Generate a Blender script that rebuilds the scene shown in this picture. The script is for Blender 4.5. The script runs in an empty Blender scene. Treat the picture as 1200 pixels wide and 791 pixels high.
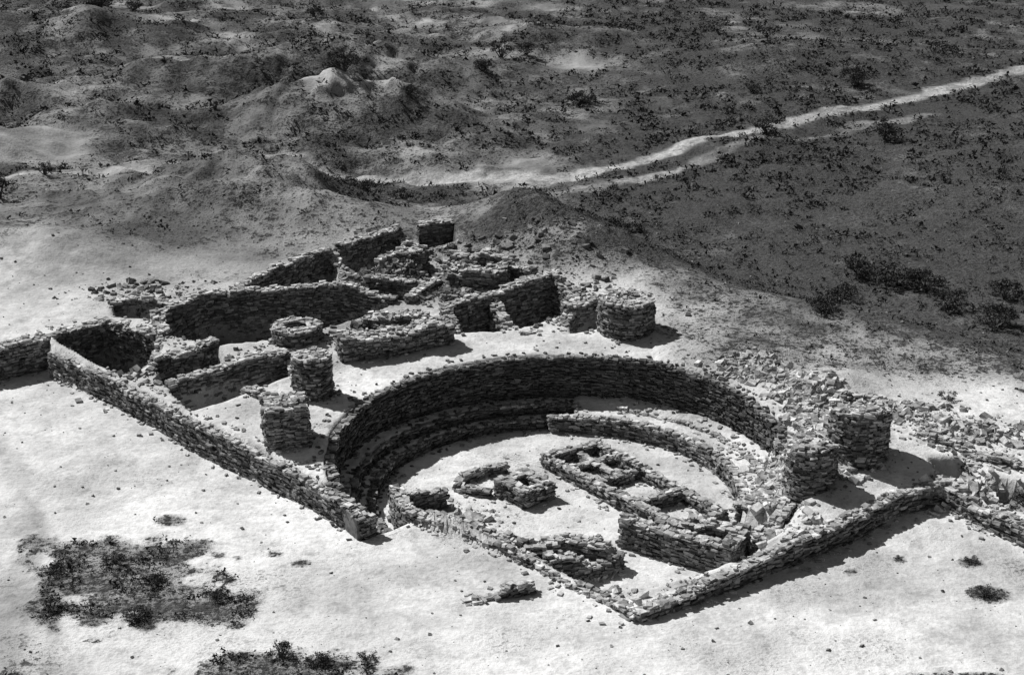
import bpy, math
import numpy as np
from mathutils import Vector
rng=np.random.default_rng(7)
scene=bpy.context.scene

# ------------------------------------------------------------ noise
def _h(xi,yi,s):
    h=(xi*374761393+yi*668265263+s*144269504)&0x7fffffff
    h=((h^(h>>13))*1274126177)&0x7fffffff
    return ((h^(h>>16))&0xffff)/65535.0
def vn(x,y,s=0):
    xf=np.floor(x);yf=np.floor(y);xi=xf.astype(np.int64);yi=yf.astype(np.int64)
    u=x-xf;v=y-yf;u=u*u*(3-2*u);v=v*v*(3-2*v)
    a=_h(xi,yi,s);b=_h(xi+1,yi,s);c=_h(xi,yi+1,s);d=_h(xi+1,yi+1,s)
    return (a*(1-u)+b*u)*(1-v)+(c*(1-u)+d*u)*v
def fbm(x,y,o=4,s=0):
    r=0;a=.5;t=0
    for i in range(o):
        r=r+a*vn(x*2**i*.8+y*2**i*.6+i*17.3,y*2**i*.8-x*2**i*.6-i*9.1,s+i);t+=a;a*=.5
    return r/t-.5
def ss(a,b,x):
    t=np.clip((x-a)/(b-a),0,1);return t*t*(3-2*t)
def segd(px,py,pts):
    d=np.full(np.shape(px),1e9)
    for (x0,y0),(x1,y1) in zip(pts[:-1],pts[1:]):
        dx,dy=x1-x0,y1-y0;L=dx*dx+dy*dy
        t=np.clip(((px-x0)*dx+(py-y0)*dy)/L,0,1)
        d=np.minimum(d,np.hypot(px-x0-t*dx,py-y0-t*dy))
    return d
def sdp(px,py,poly,pad=8):
    P=np.array(poly);out=np.full(np.shape(px),50.0)
    m=(px>P[:,0].min()-pad)&(px<P[:,0].max()+pad)&(py>P[:,1].min()-pad)&(py<P[:,1].max()+pad)
    if not m.any(): return out
    x=px[m];y=py[m]
    d=segd(x,y,list(poly)+[poly[0]])
    ins=np.zeros(x.shape,bool);n=len(poly)
    for i in range(n):
        x0,y0=poly[i];x1,y1=poly[(i+1)%n]
        if y0==y1: continue
        c=((y0>y)!=(y1>y))&(x<(x1-x0)*(y-y0)/(y1-y0)+x0)
        ins^=c
    out[m]=np.where(ins,-d,d);return out

# ------------------------------------------------------------ site plan (metres)
CX,CY,R=1.87,58.7,8.5
F=-1.0
frontL=[(-40,60),(-23.6,67.1),(-21.9,68.5),(-20.1,69.8),(-19.7,68.6),(-15.7,64.9),(-12.3,61.3),(-8.5,57.7),(-5.1,54.3),(-3.7,55.3),(-2.0,54.1),(.35,52.1),(2.8,49.5),(4.0,48.0),(7.3,50.3),(12,53.8),(13.9,55.4),(15.6,56.2),(17.9,53.3)]
S=frontL+[(27,54),(25,62),(16,71),(9,76),(4,85),(-2,88),(-8,86),(-40,84)]
def arc(a0,a1,r,n=40):
    return [(CX+r*math.cos(math.radians(a0+(a1-a0)*i/n)),CY+r*math.sin(math.radians(a0+(a1-a0)*i/n))) for i in range(n+1)]
K=arc(215,-60,R+.25,60)+[(2.6,50.0),(.35,52.2),(-2.0,54.2),(-3.6,55.2)]
rooms=[
 (-.1,[(-19.4,69.1),(-19.9,69.7),(-17.9,71.3),(-15.3,69.3),(-14.9,67.4),(-15.9,65.6),(-17.5,67)]),
 (.0,[(-15,66.8),(-12.8,68.6),(-11.7,66.2),(-13.9,64.4)]),
 (.1,[(-13.7,64),(-9.4,67.4),(-8.9,66),(-10.8,63.8),(-12.6,62.2)]),
 (-.2,[(-15.6,71.5),(-13.6,73.4),(-10.6,73.9),(-7.9,74.4),(-5.6,73.4),(-6.5,72),(-8.2,70.6),(-10.6,69.3),(-12.8,68.8),(-14.9,69.9)]),
 (.8,[(-18,73.2),(-15.4,72.8),(-15.9,71.6),(-17.6,71.8)]),
 (.9,[(-12.3,74.7),(-10.9,76.5),(-8.8,78.6),(-8.3,76.8),(-9.4,75)]),
 (.8,[(-8.2,79.5),(-5.6,82),(-5,80.4),(-7.4,77.8)]),
 (.8,[(-4.6,83.1),(-3.1,83.7),(-2.9,81.8),(-4.4,81.3)]),
 (.3,[(-2.8,71.5),(-.4,73.4),(2,75.1),(2.9,73.0),(.9,70.9),(-.9,70.2),(-2.4,70)]),
 (.3,[(2.5,71.8),(3.9,72.5),(3.7,70.6),(2.7,70)]),
 (.8,[(-.8,77.5),(1.0,76.2),(.6,75.2),(-1,76.2)]),
 (.9,[(-6.6,75.9),(-4.7,75.2),(-4.6,73.8),(-6.5,74.3)]),
 (.05,[(15.5,57.6),(16.8,57.6),(16.9,56.2),(15.8,56.3)]),
 (.1,[(17.4,56.4),(19.6,55.4),(18.9,53.6),(17.2,55)]),
 (-.3,[(2.6,50.0),(3.9,48.4),(7.1,50.8),(9.2,52.6),(8.0,52.9),(6.1,51.3)]),
]
mounds=[(-18,91,3.3,7,5.5),(-12.5,94,2.1,4,5),(-24,80,1.0,6,5),(-30,92,1.8,6,7),(-14,117,2.6,6,4.5),(-7.5,118,2.0,5,4),(-23,128,2.6,8,5),(-11,133,2.8,9,4.5),
 (-27,113,2.3,5,4),(-33,106,1.8,5,4),(-36,122,2.0,7,5),(.3,85,1.9,3.2,3.6),(3.5,81,1.1,3,3.5),(-9,86,.9,4,4),(17,61,.5,3,2),(9.8,67.5,.7,3,1.8),(13,64,.7,2.2,1.8),
 (14,110,.9,5,3),(24,140,1.2,14,6),(2,150,1.2,12,5),(-40,150,2.4,12,8),(30,96,.8,8,8),(7.5,93,.5,4,4)]
def kang(x,y): return np.degrees(np.arctan2(y-CY,x-CX))
def H(x,y,fine=True):
    x=np.asarray(x,float);y=np.asarray(y,float)
    level=1.4*ss(48,60,y)+.6*ss(62,76,y)
    sd=sdp(x,y,S);dA=np.abs(sd);dF=segd(x,y,frontL)
    w=np.clip((dF-dA)*1.5+.2,.2,6)
    t=np.where(sd<0,1,1-ss(0,1,np.clip(sd/w,0,1)))
    g=.3*ss(8,16,x)*ss(50,56,y)+.25*ss(-8,-18,x)*ss(52,60,y)
    far=ss(80,100,y)
    rough=fbm(x/9,y/9,4,3)
    lump=fbm(x/4,y/3.2,3,5)
    base=g+far*(1.0*rough+1.3*lump*ss(6,-4,x-.05*(y-90))+.4*lump)+(1-far)*.22*rough
    h=base*(1-t)+level*t
    m=0
    for (a,b,hh,rx,ry) in mounds:
        m=m+hh*np.exp(-((x-a)/rx)**2-((y-b)/ry)**2)
    m=m*(1+.85*fbm(x/3.1,y/3.1,4,9))
    h=h+m*ss(74,80,y+ np.where(x>6,20,0)) 
    h=h+(.14*t+.38*ss(.5,2,m)+.22*far)*fbm(x/1.5,y/1.5,4,11)
    # kiva
    sk=sdp(x,y,K);a=kang(x,y);r=np.hypot(x-CX,y-CY)
    wk=.12+1.0*ss(-50,-30,a)*(1-ss(6,18,a))
    tk=1-ss(-wk,wk*.9,sk)
    fl=F+.05*fbm(x/1.2,y/1.2,3,12)
    left=((a>84)|(a<-140))
    fl=np.where(left&(r>7.92),F+.83,np.where(left&(r>7.28),F+.4,fl))
    right=(a>-18)&(a<=84)
    fl=np.where(right&(r>6.92),F+.72+.1*fbm(x,y,2,2)+.25*ss(7.6,8.3,r),fl)
    h=h*(1-tk)+fl*tk
    for z,p in rooms:
        s=sdp(x,y,p,2);tt=1-ss(-.12,.15,s)
        h=h*(1-tt)+(z+.2*fbm(x/.8,y/.8,3,14)+.35*ss(-.6,0,s)*(fbm(x/1.3,y/1.3,2,15)+.3))*tt
    if fine: h=h+.05*fbm(x/.5,y/.5,3,20)*(1+far*2.5)
    return h

road1=[(70,160),(43.6,137.4),(38,132.2),(24.8,122.1),(17.7,115.6),(11.2,109.7),(5.4,105),(1,101.9),(-2,97)]
road2=[(30,121),(23.6,115.8),(15.1,109),(9.6,104),(5.2,100.5),(-.5,97.8)]
road3=[(-50,95),(-32.4,97.9),(-26.8,99.9),(-21.4,104),(-14.8,107.2),(-9.1,104),(1.1,103.3)]
road4=[(-70,135),(-48.3,153.5),(-43.2,160.3),(-40.2,164.7),(-30.1,173)]
track=[(-14.8,42),(-15.6,47),(-16.6,53),(-18.7,58.7),(-22,64)]
track2=[(-13.2,40),(-14.3,47),(-15.6,52.6),(-18,57)]
meadow=[(-11,106),(-5,100),(-1.5,95.5),(2,91.7),(6.5,85),(9.3,80.4),(11.8,73.7),(15.5,69.5),(21,64.5),(60,40),(90,110),(70,158),(38,131),(24.8,121),(11,108.5),(1,101)]
fpatch=[(-16.2,53.3),(-13.8,53.2),(-11.7,52.5),(-9,51),(-7.3,49.7),(-8.5,48.2),(-10.7,47),(-14.4,46.8)]
pale=[(7,139,5,3),(16,146,5,3),(-2.7,134,4,2),(-9.3,131,4,2.5),(-31,122,4,3),(41,167,9,3),(-29.7,156,7,2.5),(10.5,79.8,1.8,1.2),(21,73,1.5,.8),(-31,108,4,3),(0,170,6,3),(26,168,5,2),(14,134,7,3),(-13,118,3,2),(-24,129,4,1.6),(-2.1,106.8,.5,1.6),(17,69,1.5,1),(28,150,6,2),(-18,145,5,2)]
def vegf(x,y):
    n=fbm(x/5,y/5,4,31);n2=fbm(x/1.7,y/1.7,4,33);n3=fbm(x/.6,y/.6,3,35)
    v=.38*ss(76,84,y)+.7*n*ss(76,84,y)+.4*n2*ss(76,84,y)+.6*np.exp(-((x-2.5)/5.5)**2-((y-82)/5)**2)*(1+2*n2)+.45*ss(63,67,y)*ss(5,9,x)*(1+2*n2+n)
    v=np.maximum(v,ss(2.4,-2.4,sdp(x,y,meadow,20)+7*n2)*.82+.45*n+.45*n2)
    back=ss(101,108,y+5*n)
    v=np.maximum(v,back*(.57+1.1*n+.9*n2))
    v=np.maximum(v,.9*ss(3.0,.8,segd(x,y,[(-60,99),(-33,101),(-21,99.5),(-10,101),(-2,98)])+6*n2))
    v=np.maximum(v,.8*ss(6,2,np.hypot((x+10)*.8,y-96)+8*n2))
    for a,b,c,d in pale: v=v-.42*np.exp(-((x-a)/c)**2-((y-b)/d)**2)*(1+3*n2)
    v=np.maximum(v,ss(.9,-.9,sdp(x,y,fpatch,4)+4.5*n2+2.5*n+3*n3)*.75)
    v=np.maximum(v,.85*ss(1.3,.5,np.hypot((x+6.8)/2.9,(y-45.0)/1.0)+1.4*n2+n3))
    v=np.maximum(v,.8*ss(1.2,.6,np.hypot((x-13.5)/2,(y-44.2)/.7)+n2*2+n3))
    for a,b,c in [(15.5,49.6,.5),(15.6,51.8,.4),(13.1,52,.25),(-7.2,51.9,.35),(17.2,50.2,.5),(-10.2,48.4,1.6),(-15,44.6,.6),(11.4,51.3,.3),(-8.2,52.6,.3),(-12.2,55,.5)]:
        v=np.maximum(v,.8*ss(1.3,.4,np.hypot((x-a)/c,(y-b)/c/.8)+n2*2))
    return np.clip(v,0,1)
def roadf(x,y):
    n=1.6*fbm(x/1.6,y/1.6,4,41);n3=fbm(x/4,y/4,3,44)
    r=(.85+.6*n3)*ss(1.15,.5,segd(x,y,road1)+n)
    r=np.maximum(r,(.55+n3)*ss(.8,.2,segd(x,y,road2)+n))
    r=np.maximum(r,(.85+1.0*n3)*ss(1.4,.4,segd(x,y,road3)+n))
    r=np.maximum(r,(.6+1.2*n3)*ss(1.6,.6,segd(x,y,road4)+n))
    return np.clip(r,0,1)
def tonef(x,y):
    n8=fbm(x/.8,y/.8,3,3)
    t=.5+.95*fbm(x/7,y/7,5,51)+.6*fbm(x/1.8,y/1.8,4,52)
    t=t-.24*ss(72,84,y)-.16*ss(62,67,y)*ss(3,8,x)
    t=t-.22*ss(.7,.1,np.abs(segd(x,y,track)-.1)+.7*n8)-.2*ss(.4,.1,segd(x,y,track2)+.6*n8)
    t=t-.2*np.exp(-((x+16.8)/2.2)**2-((y-54)/7)**2)
    t=t+.34*ss(72,62,y)
    for z,p in rooms[:-1]: t=t-.65*ss(.3,-.3,sdp(x,y,p,2))  # shade inside the rooms painted as a darker floor colour
    return np.clip(t,0,1)

# ------------------------------------------------------------ mesh helper
def mk(name,V,Fq,mats,midx=None,parent=None,smooth=False):
    V=np.asarray(V,np.float32);Fq=np.asarray(Fq,np.int32);k=Fq.shape[1]
    me=bpy.data.meshes.new(name)
    me.vertices.add(len(V));me.vertices.foreach_set('co',V.ravel())
    me.loops.add(Fq.size);me.loops.foreach_set('vertex_index',Fq.ravel())
    me.polygons.add(len(Fq));me.polygons.foreach_set('loop_start',np.arange(0,Fq.size,k,dtype=np.int32))
    try: me.polygons.foreach_set('loop_total',np.full(len(Fq),k,dtype=np.int32))
    except Exception: pass
    for m in mats: me.materials.append(m)
    if midx is not None: me.polygons.foreach_set('material_index',np.asarray(midx,np.int32))
    me.polygons.foreach_set('use_smooth',np.full(len(Fq),smooth))
    me.update(calc_edges=True)
    o=bpy.data.objects.new(name,me);scene.collection.objects.link(o)
    if parent: o.parent=parent
    return o
def empty(name,parent=None):
    o=bpy.data.objects.new(name,None);scene.collection.objects.link(o)
    if parent: o.parent=parent
    return o

# ------------------------------------------------------------ materials
def newmat(name):
    m=bpy.data.materials.new(name);m.use_nodes=True;nt=m.node_tree
    nt.nodes.clear()
    b=nt.nodes.new('ShaderNodeBsdfDiffuse');o=nt.nodes.new('ShaderNodeOutputMaterial');nt.links.new(b.outputs[0],o.inputs[0])
    return m,nt,b
def N(nt,t,**k):
    n=nt.nodes.new(t)
    for a,v in k.items(): setattr(n,a,v)
    return n
def ramp(nt,src,stops):
    r=N(nt,'ShaderNodeValToRGB');e=r.color_ramp.elements
    while len(e)<len(stops): e.new(.5)
    for i,(p,c) in enumerate(stops): e[i].position=p;e[i].color=(c,c,c,1)
    nt.links.new(src,r.inputs[0]);return r.outputs[0]
def math_(nt,op,a,b=None,clamp=False):
    n=N(nt,'ShaderNodeMath',operation=op);n.use_clamp=clamp
    for i,s in enumerate([a,b]):
        if s is None: continue
        if isinstance(s,(int,float)): n.inputs[i].default_value=s
        else: nt.links.new(s,n.inputs[i])
    return n.outputs[0]
def noise(nt,co,scale,detail=6,rough=.6):
    n=N(nt,'ShaderNodeTexNoise');n.inputs['Scale'].default_value=scale;n.inputs['Detail'].default_value=detail;n.inputs['Roughness'].default_value=rough
    nt.links.new(co,n.inputs['Vector']);return n.outputs['Fac']
def mixf(nt,f,a,b):
    n=N(nt,'ShaderNodeMix',data_type='FLOAT')
    for i,s in ((0,f),(2,a),(3,b)):
        if isinstance(s,(int,float)): n.inputs[i].default_value=s
        else: nt.links.new(s,n.inputs[i])
    return n.outputs[0]
def bump(nt,h,b,dist,st=1):
    n=N(nt,'ShaderNodeBump');n.inputs['Distance'].default_value=dist;n.inputs['Strength'].default_value=st
    nt.links.new(h,n.inputs['Height']);nt.links.new(n.outputs[0],b.inputs['Normal'])

# ground
gm,nt,b=newmat('sandy_ground')
co=N(nt,'ShaderNodeNewGeometry').outputs['Position']
def attr(a):
    n=N(nt,'ShaderNodeAttribute',attribute_name=a);return n.outputs['Fac']
n1=noise(nt,co,1.1,3,.7);n2=noise(nt,co,4.5,3,.8)
va=attr('veg')
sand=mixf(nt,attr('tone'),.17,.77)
sand=math_(nt,'MULTIPLY',sand,ramp(nt,n1,[(.3,.75),(.52,1.0),(.75,1.08)]))
g2=math_(nt,'MULTIPLY',math_(nt,'SUBTRACT',n2,.5),math_(nt,'ADD',.9,math_(nt,'MULTIPLY',va,5.5)))
sand=math_(nt,'MULTIPLY',sand,math_(nt,'ADD',1.0,g2))
sand=math_(nt,'MULTIPLY',sand,math_(nt,'SUBTRACT',1.0,math_(nt,'MULTIPLY',va,.4)))
sand=math_(nt,'MAXIMUM',sand,.04)
mixn=math_(nt,'ADD',math_(nt,'MULTIPLY',n1,.4),math_(nt,'MULTIPLY',n2,.6))
vm=math_(nt,'ADD',math_(nt,'MULTIPLY',math_(nt,'SUBTRACT',mixn,.5),12.0),math_(nt,'MULTIPLY',math_(nt,'SUBTRACT',va,.5),1.7))
vm=math_(nt,'ADD',vm,.5,True)
vm=math_(nt,'MULTIPLY',vm,ramp(nt,va,[(.02,0),(.25,1)]))
vegc=ramp(nt,n2,[(.35,.13),(.5,.075),(.65,.04)])
col=mixf(nt,vm,sand,vegc)
col=mixf(nt,math_(nt,'MULTIPLY',attr('road'),ramp(nt,n1,[(.35,.4),(.55,1)])),col,ramp(nt,n2,[(.35,.3),(.6,.6)]))
cc=N(nt,'ShaderNodeCombineColor')
for i in range(3): nt.links.new(col,cc.inputs[i])
nt.links.new(cc.outputs[0],b.inputs['Color'])
bump(nt,math_(nt,'ADD',math_(nt,'MULTIPLY',n2,math_(nt,'ADD',.25,va)),math_(nt,'MULTIPLY',n1,.6)),b,.16,.9)

def stonemat(name,lo,hi):
    m,nt,b=newmat(name)
    g=N(nt,'ShaderNodeNewGeometry')
    r=ramp(nt,g.outputs['Random Per Island'],[(0,lo),(.5,(lo+hi)/2.3),(1,hi)])
    n=noise(nt,g.outputs['Position'],3,4,.8)
    c=math_(nt,'MULTIPLY',r,ramp(nt,n,[(.32,.35),(.5,1),(.68,1.5)]))
    q=N(nt,'ShaderNodeCombineColor')
    for i in range(3): nt.links.new(c,q.inputs[i])
    nt.links.new(q.outputs[0],b.inputs['Color'])
    return m
stone=stonemat('sandstone',.08,.33)
stoned=stonemat('sandstone_shade_dark',.05,.17)  # shaded kiva wall and benches: shadow put into a darker stone colour
pale_lit=stonemat('sandstone_pale_sunlit',.25,.62)  # sunlight on tops put into a paler colour, plus dust; rubble shares it
mortar=stonemat('mud_mortar',.14,.18)
leaf,nt,b=newmat('foliage')
g=N(nt,'ShaderNodeNewGeometry');c=ramp(nt,g.outputs['Random Per Island'],[(0,.025),(.6,.06),(1,.12)])
nt.links.new(c,b.inputs['Color'])
twig,nt,b=newmat('twig');b.inputs['Color'].default_value=(.1,.1,.1,1)

# ------------------------------------------------------------ ground sheet
def seg(a,b_,st): return np.arange(a,b_-1e-6,st)
xs=np.concatenate([seg(-500,-62,15),seg(-62,-26,.5),seg(-26,22,.15),seg(22,62,.5),seg(62,500.1,15)])
ys=np.concatenate([seg(-60,38,5),seg(38,46,.3),seg(46,85,.15),seg(85,130,.3),seg(130,185,.5),seg(185,260,2.5),seg(260,1200.1,25)])
X,Y=np.meshgrid(xs,ys);xf=X.ravel();yf=Y.ravel()
Z=H(xf,yf)
nx,ny=len(xs),len(ys)
idx=np.arange(nx*ny).reshape(ny,nx)
Fq=np.stack([idx[:-1,:-1].ravel(),idx[:-1,1:].ravel(),idx[1:,1:].ravel(),idx[1:,:-1].ravel()],1)
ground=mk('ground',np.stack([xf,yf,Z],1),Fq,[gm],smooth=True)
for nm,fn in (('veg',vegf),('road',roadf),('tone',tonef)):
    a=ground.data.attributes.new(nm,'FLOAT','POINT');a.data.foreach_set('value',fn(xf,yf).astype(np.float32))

# ------------------------------------------------------------ stones
CUBE=np.array([[-1,-1,-1],[1,-1,-1],[1,1,-1],[-1,1,-1],[-1,-1,1],[1,-1,1],[1,1,1],[-1,1,1]],float)
CF=np.array([[0,3,2,1],[4,5,6,7],[0,1,5,4],[1,2,6,5],[2,3,7,6],[3,0,4,7]])
def stones(C,Hf,yaw,tilt=.06,jit=.22):
    n=len(C)
    v=CUBE[None]*Hf[:,None,:]
    v=v*(1+rng.uniform(-jit,jit,(n,8,3)))
    tx=rng.normal(0,tilt,n)[:,None];ty=rng.normal(0,tilt,n)[:,None]
    x,y,z=v[...,0],v[...,1],v[...,2]
    y,z=y*np.cos(tx)-z*np.sin(tx),y*np.sin(tx)+z*np.cos(tx)
    x,z=x*np.cos(ty)+z*np.sin(ty),-x*np.sin(ty)+z*np.cos(ty)
    c=np.cos(yaw)[:,None];s=np.sin(yaw)[:,None]
    x,y=x*c-y*s,x*s+y*c
    v=np.stack([x,y,z],-1)+C[:,None,:]
    f=CF[None]+(np.arange(n)*8)[:,None,None]
    return v.reshape(-1,3),f.reshape(-1,4)
def wall(name,pts,zb,th=.55,rag=.2,sl=.22,sh=.1,mat=None,parent=None,closed=False,faces=(1,-1),top=True,miss=.12):
    mat=mat or stone
    P=np.array(pts,float)
    if closed: P=np.vstack([P,P[:1]])
    d=np.hypot(*np.diff(P[:,:2],axis=0).T);cum=np.concatenate([[0],np.cumsum(d)]);L=cum[-1]
    seed=int(rng.integers(1000))
    e0=0 if closed else .08
    ex=max(2,int(L/.25));s=np.linspace(e0,L-e0,ex+1)
    wob=.1 if th>.4 else .03
    def at(q):
        x=np.interp(q,cum,P[:,0]);y=np.interp(q,cum,P[:,1]);z=np.interp(q,cum,P[:,2])
        e=.12
        qa=np.clip(q-e,0,L);qb=np.clip(q+e,0,L)
        tx=np.interp(qb,cum,P[:,0])-np.interp(qa,cum,P[:,0]);ty=np.interp(qb,cum,P[:,1])-np.interp(qa,cum,P[:,1])
        l=np.hypot(tx,ty)+1e-9;tx/=l;ty/=l
        z=z+rag*2.2*(fbm(q/1.3,q*0+seed,4,seed)+.35*fbm(q/.35,q*0+seed,2,seed+5))
        o=wob*2*fbm(q/1.5,q*0+seed+3.3,2,seed)
        return x-ty*o,y+tx*o,z,tx,ty
    x,y,z,tx,ty=at(s)
    hw=max(th/2-.07,.05)
    zt=np.maximum(z-.09,zb+.02)
    A=np.stack([x-ty*hw,y+tx*hw,np.full_like(x,zb)],1);B=np.stack([x-ty*hw,y+tx*hw,zt],1)
    Cc=np.stack([x+ty*hw,y-tx*hw,zt],1);D=np.stack([x+ty*hw,y-tx*hw,np.full_like(x,zb)],1)
    n=len(x);V=[np.vstack([A,B,Cc,D])];i=np.arange(n-1)
    fs=[np.stack([i+k*n,i+1+k*n,i+1+(k+1)*n,i+(k+1)*n],1) for k in range(3)]
    if not closed: fs.append(np.array([[0,n,2*n,3*n],[n-1,4*n-1,3*n-1,2*n-1]]))
    Fc=np.vstack(fs)
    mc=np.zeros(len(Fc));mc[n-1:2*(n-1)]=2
    Cs=[];Hs=[];Ys=[];Ms=[]
    zmax=z.max()
    nc=int((zmax-zb)/sh)+2
    for side in faces:
        for c in range(nc):
            zc=zb+(c+.5)*sh+float(rng.normal(0,.01))
            ll=sl*rng.uniform(.35,1.8,int(L/sl*1.3)+3);st=np.concatenate([[0],np.cumsum(ll)[:-1]])+rng.uniform(-.5,0)*sl
            k=(st<L)&(st+ll/2>0);ll=ll[k];st=st[k];qq=np.clip(st+ll/2,0,L)
            a,bb,zz,ux,uy=at(qq)
            off=side*(th/2-.09+rng.normal(0,.035,len(qq)))
            ok=(zc+sh*.3<zz)&(rng.random(len(qq))>miss)
            Cs.append(np.stack([a-uy*off,bb+ux*off,zc+rng.normal(0,.014,len(qq))],1)[ok])
            Hs.append(np.stack([ll*.46,rng.uniform(.08,.13,len(qq)),sh*.46*rng.uniform(.5,1.3,len(qq))],1)[ok])
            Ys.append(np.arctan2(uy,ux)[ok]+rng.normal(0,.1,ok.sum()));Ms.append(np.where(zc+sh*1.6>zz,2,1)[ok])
    if not closed and len(faces)==2:
        kk=max(2,int(th/.2))
        for qe,sg in ((0.0,-1),(L,1)):
            a,bb,zz,ux,uy=[float(t[0]) for t in at(np.array([qe]))]
            for c in range(nc):
                zc=zb+(c+.5)*sh
                if zc+sh*.3>zz: break
                o_=(np.arange(kk)+.5)/kk-.5+rng.normal(0,.04,kk)
                o_=o_*(th-.06);p_=sg*(-.04+rng.normal(0,.05,kk))
                Cs.append(np.stack([a-uy*o_+ux*p_,bb+ux*o_+uy*p_,np.full(kk,zc)],1))
                Hs.append(np.stack([rng.uniform(.1,.17,kk),np.full(kk,th/kk*.46),sh*.46*rng.uniform(.7,1.2,kk)],1))
                Ys.append(np.full(kk,math.atan2(uy,ux))+rng.normal(0,.12,kk));Ms.append(np.full(kk,1))
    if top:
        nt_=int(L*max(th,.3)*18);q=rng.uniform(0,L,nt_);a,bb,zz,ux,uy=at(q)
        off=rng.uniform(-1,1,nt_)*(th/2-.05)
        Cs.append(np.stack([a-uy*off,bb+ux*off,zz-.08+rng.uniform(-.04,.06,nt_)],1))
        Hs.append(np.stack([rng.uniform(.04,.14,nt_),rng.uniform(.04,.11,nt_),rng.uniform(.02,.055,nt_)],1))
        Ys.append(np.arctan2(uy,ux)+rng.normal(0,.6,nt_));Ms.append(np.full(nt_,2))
        nf=int(L*6);q=rng.uniform(0,L,nf);a,bb,zz,ux,uy=at(q);off=np.sign(rng.normal(size=nf))*(th/2+np.abs(rng.normal(0,.25,nf)))
        fx=a-uy*off;fy=bb+ux*off
        Cs.append(np.stack([fx,fy,H(fx,fy)+.02],1))
        Hs.append(np.stack([rng.uniform(.03,.12,nf),rng.uniform(.03,.08,nf),rng.uniform(.02,.05,nf)],1));Ys.append(rng.uniform(0,6,nf));Ms.append(np.full(nf,2))
    Cs=np.vstack(Cs);Hs=np.vstack(Hs);Ys=np.concatenate(Ys);Ms=np.concatenate(Ms)
    nxm=-np.sin(Ys)*.35;nym=np.cos(Ys)*.35
    hm=np.minimum(H(Cs[:,0]+nxm,Cs[:,1]+nym,False),H(Cs[:,0]-nxm,Cs[:,1]-nym,False))
    keep=Cs[:,2]+.12>hm
    sv,sf=stones(Cs[keep],Hs[keep],Ys[keep],.09)
    V.append(sv);nb=4*n
    return mk(name,np.vstack(V),np.vstack([Fc,sf+nb]),[mortar,mat,pale_lit if mat is stone else stone],np.concatenate([mc,np.repeat(Ms[keep],6)]),parent)
def boxwall(name,pts,zb,th,rag,parent,closed=True):
    e=empty(name,parent);P=list(pts)+([pts[0]] if closed else [])
    for (x0,y0,z0),(x1,y1,z1) in zip(P[:-1],P[1:]):
        l=math.hypot(x1-x0,y1-y0);k=(th/2-.03)/l
        wall('side',[(x0-(x1-x0)*k,y0-(y1-y0)*k,z0),(x1+(x1-x0)*k,y1+(y1-y0)*k,z1+.004)],zb,th,rag,.2,.09,parent=e)
    return e
def rubble(name,spots,parent=None,mat=None,smin=.025,smax=.17):
    Cs=[];Hs=[]
    for x,y,rx,ry,n,ph in spots:
        n=int(n);px=x+rng.normal(0,.5,n)*rx;py=y+rng.normal(0,.5,n)*ry
        s=smin+(smax-smin)*rng.random(n)**4
        e=np.exp(-((px-x)/rx)**2*1.6-((py-y)/ry)**2*1.6)
        pz=H(px,py)+ph*e*rng.random(n)**.5+s*.1
        Cs.append(np.stack([px,py,pz],1));Hs.append(np.stack([s*rng.uniform(.8,1.5,n),s*rng.uniform(.6,1.1,n),s*rng.uniform(.35,.75,n)],1))
    Cs=np.vstack(Cs);Hs=np.vstack(Hs)
    v,f=stones(Cs,Hs,rng.uniform(0,6.28,len(Cs)),.35,.28)
    return mk(name,v,f,[mat or stone],parent=parent)
def circ(cx,cy,r,z,n=28,a0=0):
    return [(cx+r*math.cos(a0+2*math.pi*i/n),cy+r*math.sin(a0+2*math.pi*i/n),z) for i in range(n)]
def pillar(name,cx,cy,r,zb,zt,rag=.15,hollow=False,square=False):
    e=empty(name)
    if square:
        a=math.radians(12);pts=[(cx+r*1.15*math.cos(a+k*math.pi/2+.785),cy+r*1.15*math.sin(a+k*math.pi/2+.785),zt) for k in range(4)]
        boxwall('masonry',pts,zb-.2,.5,rag,e)
    else:
        wall('masonry',circ(cx,cy,r-.2,zt),zb-.2,.5,rag,.25,.105,parent=e,closed=True,miss=.05)
    rr=r-.3;n=20;ztc=zt-(.35 if hollow else .08)
    V=[(cx,cy,ztc)]+[(cx+rr*math.cos(2*math.pi*i/n),cy+rr*math.sin(2*math.pi*i/n),ztc-.05*rng.random()) for i in range(n)]
    me=bpy.data.meshes.new('core_fill');me.from_pydata(V,[],[(0,1+i,1+(i+1)%n) for i in range(n)]);me.materials.append(pale_lit)
    o=bpy.data.objects.new('core_fill',me);scene.collection.objects.link(o);o.parent=e
    m=int(90*r);q=np.sqrt(rng.random(m))*(r-.15);t=rng.uniform(0,6.28,m)
    C=np.stack([cx+q*np.cos(t),cy+q*np.sin(t),ztc+rng.uniform(-.02,.08,m)],1)
    Hh=np.stack([rng.uniform(.05,.15,m),rng.uniform(.05,.11,m),rng.uniform(.03,.06,m)],1)
    v,f=stones(C,Hh,t,.2,.25);mk('top_stones',v,f,[pale_lit],parent=e)
    rubble('fallen_stones',[(cx,cy,r*1.7,r*1.7,90*r,0)],parent=e,smax=.1)
    return e

pillar('round_stone_pillar',5.0,70.35,1.15,1.5,3.3)
pillar('round_stone_pillar',12.8,58.0,1.02,1.0,3.3,.3)
pillar('ruined_stone_pillar',10.7,56.2,.85,.2,2.4,.6)
pillar('round_stone_pillar',-9.3,69.3,.97,1.3,2.4,.08,hollow=True)
pillar('round_stone_pillar',-8.0,63.65,.76,1.2,3.15,.15)
pillar('square_stone_pillar',-8.5,59.2,.62,1.2,3.0,.25,square=True)

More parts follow.
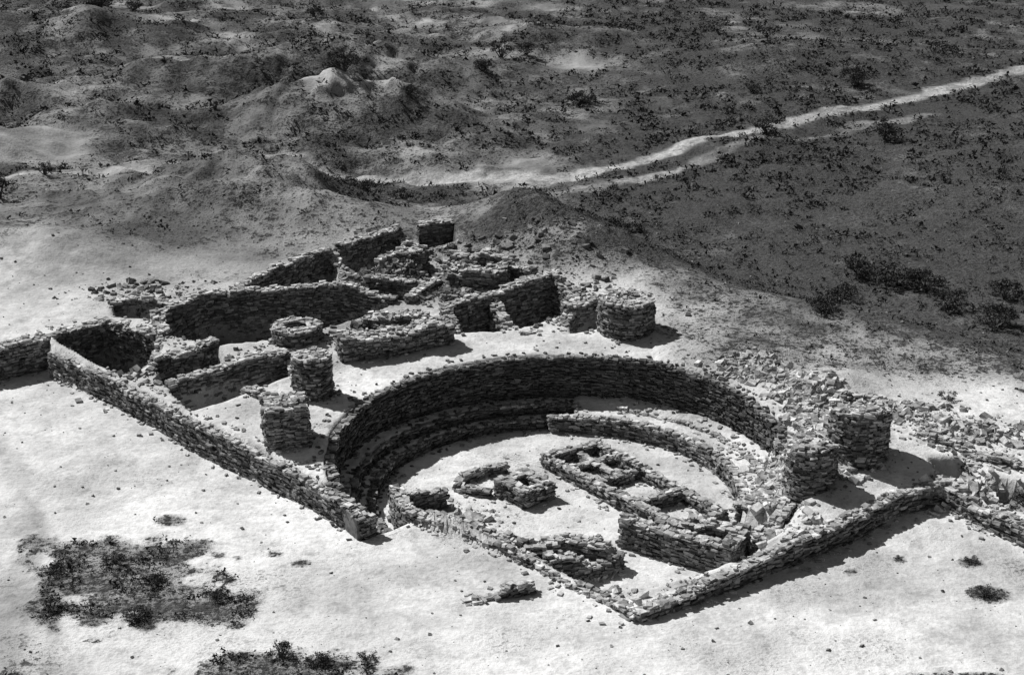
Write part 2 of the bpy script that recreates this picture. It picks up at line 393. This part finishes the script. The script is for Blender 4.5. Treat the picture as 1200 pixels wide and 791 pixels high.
RW='ruined_stone_wall'
wall(RW,[(-19.7,68.6,1.45),(-15.7,64.8,1.4),(-12.3,61.2,1.35),(-8.5,57.6,1.2),(-6.3,55.3,1.0),(-5.0,54.0,.7)],-.1,.5,.15)
wall(RW,[(-30,64,1.5),(-23.6,67.1,1.6),(-21.9,68.5,1.8),(-20.1,69.8,1.8),(-17.9,71.6,1.95),(-15.1,69.4,1.8)],-.1,.6,.2)
wall(RW,[(-15.1,69.4,1.7),(-15,67,1.6),(-15.7,65.2,1.3)],0,.5,.25)
wall(RW,[(-18.2,73.4,2.2),(-16.6,73.5,2.3),(-15.4,73,2.1)],.8,.5)
wall(RW,[(-15.9,71.6,2.2),(-13.6,73.6,2.5),(-10.6,74.1,2.6),(-7.9,74.6,2.5),(-5.4,73.6,2.2)],-.2,.5,.25)
wall(RW,[(-15.8,71.6,2.1),(-15.1,69.5,1.9)],-.1,.5,.25)
wall(RW,[(-12.8,74.4,2.4),(-10.9,76.7,2.8),(-8.9,78.9,2.95)],.9,.45,.18)
wall(RW,[(-8.7,79.0,2.6),(-8.0,77.6,2.2),(-7.5,76.4,1.9)],.9,.45)
wall(RW,[(-8.4,79.7,2.9),(-5.7,82.3,3.0)],.8,.5,.18)
wall(RW,[(-5.6,82.2,2.6),(-4.8,80.2,2.0)],.8,.45)
wall(RW,[(-4.7,83.3,2.9),(-3.0,83.9,2.9)],.8,.5)
wall(RW,[(-15,67,1.8),(-12.8,68.8,1.9)],.1,.55,.25)
wall(RW,[(-13.9,64.3,1.7),(-11.7,66,1.9),(-9.4,67.6,1.9)],.1,.55,.22)
wall(RW,[(-15.2,69.6,1.5),(-12.8,68.5,1.45),(-10.4,68.9,1.3)],-.1,.5,.25)
wall(RW,[(-10.8,64.1,1.75),(-9.3,62.6,1.8)],1,.5,.25)
wall(RW,[(-9.0,66.0,1.6),(-9.4,67.6,1.65)],.2,.5)
wall(RW,[(-7.2,67.3,2.5),(-5.1,68.0,2.65),(-2.8,69.1,2.55)],1.1,1.1,.3)
wall(RW,[(-6.4,71.0,2.2),(-3.8,70.8,2.5)],1.1,1.0,.45)
wall(RW,[(-3.0,71.7,2.45),(-.4,73.6,2.7),(2.0,75.3,2.9)],.3,.55,.2)
wall(RW,[(-.9,73.1,2.3),(.1,70.4,1.6)],.3,.5)
wall(RW,[(2.0,75.3,2.8),(2.9,73.1,2.4),(2.4,71.4,2.0)],.3,.5)
wall(RW,[(-3.0,71.6,2.3),(-2.5,69.9,1.9)],.3,.5)
wall(RW,[(2.4,72.0,2.3),(4.0,73,2.4)],.3,.5)
wall(RW,[(.5,69.9,1.8),(2.3,71.0,1.95)],.5,.5,.25)
wall(RW,[(-4.7,73.5,2.2),(-3.4,76.4,2.4)],1.1,.45)
wall(RW,[(-.8,77.7,2.8),(1.0,76.4,2.7)],.8,.5)
wall(RW,[(-6.8,76.0,2.5),(-4.6,75.3,2.5)],.9,.5)
wall(RW,[(-2.8,77.2,3.1),(-.6,76.8,3.1),(-.7,75.6,2.9),(-2.7,75.9,2.9),(-2.8,77.0,3.1)],1.4,.9,.5)
wall(RW,[(-6.4,78.4,2.8),(-4.2,78.0,2.8)],1.4,.9,.45)
wall(RW,[(-4.3,57.2,.35),(-3.7,55.3,.35),(-2.0,54.1,.3),(.35,52.1,.3),(2.8,49.5,.25),(4.0,48.0,.2)],-1.1,.42,.17)
wall(RW,[(4.0,48.0,.25),(7.3,50.3,.65),(12,53.8,1.0),(13.9,55.4,1.15),(15.8,56.2,1.15)],-.5,.5,.16)
wall(RW,[(14.4,60.0,1.7),(16.1,59.0,1.6),(17.2,57.8,1.5),(18.6,57,1.5),(22,55.5,1.4)],0,.6,.35)
wall(RW,[(15.6,56.2,1.1),(16.5,54.8,.9),(17.9,52.9,.9),(19.5,51.3,.9)],-.2,.7,.35)
wall(RW,[(16.9,57.8,1.4),(17.2,56.2,1.1),(17.0,55.0,1.0)],0,.5)
wall(RW,[(12.2,60,1.6),(13.6,61,1.7)],1,.6,.4)
wall(RW,[(-1.5,49.1,.2),(-.3,49.5,.35),(.6,49.9,.15)],-.2,.4,.35)

gk=empty('great_kiva')
def ringw(nm,a0,a1,r,z0,z1,zb,th,**k):
    A=arc(a0,a1,r,60);wall(nm,[(x,y,z0+(z1-z0)*i/60) for i,(x,y) in enumerate(A)],zb,th,parent=gk,**k)
A=arc(215,10,R+.2,100)
def rimz(i):
    return float(np.interp(i/100,[0,.12,.3,.75,.9,1],[.7,1.2,1.5,1.78,1.6,1.2]))
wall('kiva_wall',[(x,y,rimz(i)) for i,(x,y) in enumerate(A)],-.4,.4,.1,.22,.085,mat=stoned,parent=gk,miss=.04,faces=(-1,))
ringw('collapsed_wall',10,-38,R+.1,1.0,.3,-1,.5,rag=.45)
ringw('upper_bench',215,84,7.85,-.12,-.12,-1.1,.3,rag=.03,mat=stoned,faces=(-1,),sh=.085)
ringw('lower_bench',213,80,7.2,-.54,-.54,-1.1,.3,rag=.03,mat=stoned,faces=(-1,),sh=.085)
ringw('east_bench',92,-16,6.8,-.24,-.18,-1.1,.34,rag=.06)
ringw('east_bench_back',70,-10,7.75,-.16,-.06,-.5,.2,rag=.1)
T=F+.55
wall('vault_west_wall',[(1.4,61.9,T),(6.2,55.4,T+.08)],F-.1,.36,.07,parent=gk)
wall('vault_east_wall',[(3.4,63.3,T),(7.8,57.0,T)],F-.1,.36,.1,parent=gk)
wall('vault_north_wall',[(1.3,61.85,T+.01),(3.5,63.35,T+.01)],F-.1,.36,.05,parent=gk)
wall('vault_cross_wall',[(4.5,57.7,T),(6.5,58.9,T)],F-.1,.33,.07,parent=gk)
wall('vault_cross_wall_south',[(6.1,55.5,T),(7.7,57.0,T-.1)],F-.1,.35,.12,parent=gk)
wall('vault_cross_wall_mid',[(3.1,59.6,T-.1),(5.0,60.9,T-.1)],F-.1,.3,.07,parent=gk)
wall('vault_inner_wall',[(2.6,62.6,T-.12),(4.1,60.4,T-.12)],F-.1,.26,.05,parent=gk)
wall('vault_inner_divider',[(2.2,61.0,T-.15),(4.0,62.2,T-.15)],F-.1,.25,.05,parent=gk)
wall('bin_wall',[(-2.1,59.7,F+.35),(-2.0,60.3,F+.4),(-1.3,61.0,F+.4),(-.3,61.4,F+.4)],F-.1,.3,.15,parent=gk)
wall('bin_front_wall',[(-2,59.6,F+.35),(-.9,59.2,F+.35)],F-.1,.3,.15,parent=gk)
boxwall('fire_box',[(-.35,59.25,F+.7),(.5,59.95,F+.7),(1.3,59.05,F+.7),(.5,58.35,F+.7)],F-.1,.4,.05,gk)
wall('antechamber_wall',[(-4.3,57.2,.1),(-2.6,58.3,-.3)],F-.1,.4,.25,parent=gk)
wall('antechamber_wall_inner',[(-3.1,56.4,-.2),(-2.5,55.9,-.3),(-1.2,56.0,-.5)],F-.1,.4,.25,parent=gk)
wall('antechamber_wall_long',[(-2.6,56.0,-.3),(-1.0,55.0,-.3),(.5,54.0,-.1)],F-.1,.4,.2,parent=gk)
wall('antechamber_box',[(.5,53.9,-.1),(2.0,54.0,0),(3.7,53.2,-.1)],F-.1,.6,.4,parent=gk)
wall('antechamber_box_front',[(1.2,52.3,.2),(2.4,52.6,.0),(3.3,52.9,-.3)],F-.1,.5,.4,parent=gk)
wall('passage_wall',[(4.0,55.1,.15),(7.5,52.8,.25)],F-.1,.5,.16,parent=gk)
wall('passage_wall_end',[(7.5,52.8,.2),(8.2,54.3,.15)],F-.1,.5,.2,parent=gk)
wall('passage_wall_back',[(5.3,55.6,-.1),(6.8,54.9,0),(8.1,54.3,.1)],F-.1,.6,.4,parent=gk)

rubble('wall_rubble',[(9.8,65.6,1.4,1.0,900,.05),(11.6,63.2,1.3,1.2,900,.05),(11.4,61,.8,1.5,500,.1),(10.3,58.6,1.0,1.6,900,.1),(9.2,57,.8,1.3,300,0),(14.8,61.2,2.2,1.2,500,.1),(17.5,59.3,2.5,1.2,450,.1),
 (16.5,55.8,1.5,1.0,420,.1),(11.6,57.2,1.4,1.0,400,.1),(7.6,54.6,1.0,.8,500,.3),(6.2,55.2,1.0,.6,400,.2),(2,53.2,1.3,.8,900,.4),(-2.2,57.2,1.6,1.2,300,0),
 (8.5,56,1.5,1.5,150,0),(4.5,50.3,2.5,1.2,90,0),(9.5,53.6,2,1.2,130,0)],mat=pale_lit)
rubble('room_rubble',[(-2,76.3,1.4,1.0,1300,1.0),(-5.2,77.6,1.5,.8,900,.7),
 (-.5,79.5,3,2.5,150,0),(3,78,3,3,100,0),(-4,80,3,2,350,0),(-5,70.8,1.6,.8,700,.4),(3,74,2,2,300,0),(-6.5,76,3,2,500,.1),(.5,72,2,1.2,300,.1),
 (-17,75,4,1.5,250,0),(-12,71,3,1.5,400,.1),(-13,66,3,2,400,.1),(-17.5,69.5,2,1.5,250,0),(-5.5,69.5,2.5,1.2,500,.1),(-3,74.5,1.5,1.5,300,.1)])
n=3000
px=rng.uniform(-26,24,n);py=rng.uniform(43,96,n);s=.012+.045*rng.random(n)**4
v,f=stones(np.stack([px,py,H(px,py)+s*.2],1),np.stack([s*1.2,s,s*.6],1),rng.uniform(0,6,n),.3,.3)
mk('loose_stones',v,f,[stone])

# ------------------------------------------------------------ vegetation
def leaves(C,r,k,flat=.6,sz=.35):
    n=len(C);d=rng.normal(size=(n,k,3));d/=np.linalg.norm(d,axis=2,keepdims=True);d[...,2]=np.abs(d[...,2])
    rad=rng.random((n,k,1))**.5
    c=d*rad*r[:,None,None]*np.array([1,1,flat*1.3])+C[:,None,:]
    t=rng.normal(size=(n,k,3,3));t/=np.linalg.norm(t,axis=3,keepdims=True);t[...,2]*=.9
    v=c[:,:,None,:]+t*(r[:,None,None,None]*sz)*rng.uniform(.5,1.2,(n,k,1,1))
    m=n*k;return v.reshape(-1,3),np.arange(m*3).reshape(-1,3)
n=150000
yy=44+(178-44)*rng.random(n)**.8;xx=rng.uniform(-1,1,n)*(.32*yy+4)
nf=12000
xx=np.concatenate([xx,rng.uniform(-17,-3,nf)]);yy=np.concatenate([yy,rng.uniform(44,54.5,nf)])
vg=vegf(xx,yy)*(1-roadf(xx,yy));cl=fbm(xx/1.2,yy/1.2,3,61)+.5
p=np.clip((vg-.2)*1.4,0,1)*ss(.36,.62,cl)
ok=rng.random(len(xx))<p*.7
xx=xx[ok];yy=yy[ok]
r=.07+.38*rng.random(len(xx))**3.2*(.5+.9*ss(60,120,yy))
v,f=leaves(np.stack([xx,yy,H(xx,yy)],1),r,9,.7,.42)
mk('grass',v,f,[leaf])
def shrub(name,x,y,w,h):
    z=float(H(np.array([x]),np.array([y]))[0]);e=empty(name)
    nc=int(14+w*8);ct=[]
    for i in range(nc):
        a=rng.uniform(0,6.28);q=rng.random()**.6*w*.42
        ct.append((x+q*math.cos(a),y+q*math.sin(a),z+h*(.12+.6*rng.random()*(1-(q/w*1.6)**2))))
    ct=np.array(ct);rr=rng.uniform(.12,.3,nc)*w*.6
    v,f=leaves(ct,rr,70,.8,.26);mk('foliage',v,f,[leaf],parent=e)
    V=[];Fc=[]
    for i in range(min(nc,9)):
        p0=np.array([x,y,z-.05]);p1=ct[i];bb=len(V)
        for k in range(3):
            a=k*2.09;V.append(p0+.035*w*np.array([math.cos(a),math.sin(a),0]))
        for k in range(3):
            a=k*2.09;V.append(p1+.008*np.array([math.cos(a),math.sin(a),0]))
        for k in range(3): Fc.append([bb+k,bb+(k+1)%3,bb+3+(k+1)%3,bb+3+k])
    mk('stems',np.array(V),np.array(Fc),[twig],parent=e)
for x,y,w,h in [(-38.9,162.7,3.6,2.8),(-36,163,2,1.3),(-.9,140.6,2.4,2.7),(1.2,142,2.0,1.5),(-11.7,118.3,2.4,2.2),(17.1,112.6,2.1,1.8),(24.9,112,2.1,1.9),(18,126.8,1.6,1),(-18.1,157.5,2,1.2),(-27,95.9,1.2,1),(-27.9,90,2,1.8),
  (18.6,55.6,1.5,1.0),(26.3,130,2.6,2),(-2.3,132.2,2.2,1),(-7.1,116.9,1.4,.8),(5.1,125.3,2.4,1.1),(19.2,81.1,2.6,1.4),(17.8,82.5,2.4,1.2),(20.5,80.5,2.2,1.2),(22.5,74.8,2.2,1.3),(21,77.5,2.2,1.1),(13.9,72.5,1.9,.8),(16.2,79,1.8,.8),(24,79,2.2,1),(5.2,88.6,1.9,.9),(6.5,90,1.6,.8),(-8.5,97,2,1),(-10,98.5,2,1),(-6.5,98,1.6,.8),
  (-13.5,51.8,.9,.5),(-15.4,51,.8,.4),(-11.8,50.4,.9,.4),(-9.6,49.3,.9,.4),(-7.0,45.6,1.1,.5),(-5.8,45.2,.9,.4),(-4.4,45.4,.8,.3),(15.5,49.6,.8,.35),(15.6,51.8,.6,.25),(13.2,52,.4,.2),(-14.8,48.6,.9,.4),(-12,48,1,.4),(8.5,58.1,.5,.3),(17.2,62.5,.9,.5)]:
    shrub('desert_shrub',x,y,w,h)

# ------------------------------------------------------------ light, sky, camera
EL=math.radians(46)
to=Vector((-.8*math.cos(EL),.6*math.cos(EL),math.sin(EL))).normalized()
sl=bpy.data.lights.new('sun','SUN');sl.energy=5.0;sl.angle=math.radians(.5);sl.color=(1,.995,.985)
so=bpy.data.objects.new('sun',sl);so.rotation_euler=(-to).to_track_quat('-Z','Y').to_euler();scene.collection.objects.link(so)
w=bpy.data.worlds.new('World');scene.world=w;w.use_nodes=True;nt=w.node_tree
sk=nt.nodes.new('ShaderNodeTexSky');sk.sky_type='NISHITA';sk.sun_disc=False
sk.sun_elevation=EL;sk.sun_rotation=math.atan2(to.x,to.y)%(2*math.pi)
bw=nt.nodes.new('ShaderNodeRGBToBW');nt.links.new(sk.outputs[0],bw.inputs[0])
bg=nt.nodes['Background'];bg.inputs[1].default_value=.05;nt.links.new(bw.outputs[0],bg.inputs[0])
cam=bpy.data.cameras.new('camera');cam.lens=60;cam.sensor_width=36;cam.clip_end=5000
co_=bpy.data.objects.new('camera',cam);co_.location=(0,0,27);co_.rotation_euler=(math.radians(70),0,0)
scene.collection.objects.link(co_);scene.camera=co_
vs=scene.view_settings;vs.view_transform='Standard';vs.look='None';vs.exposure=0
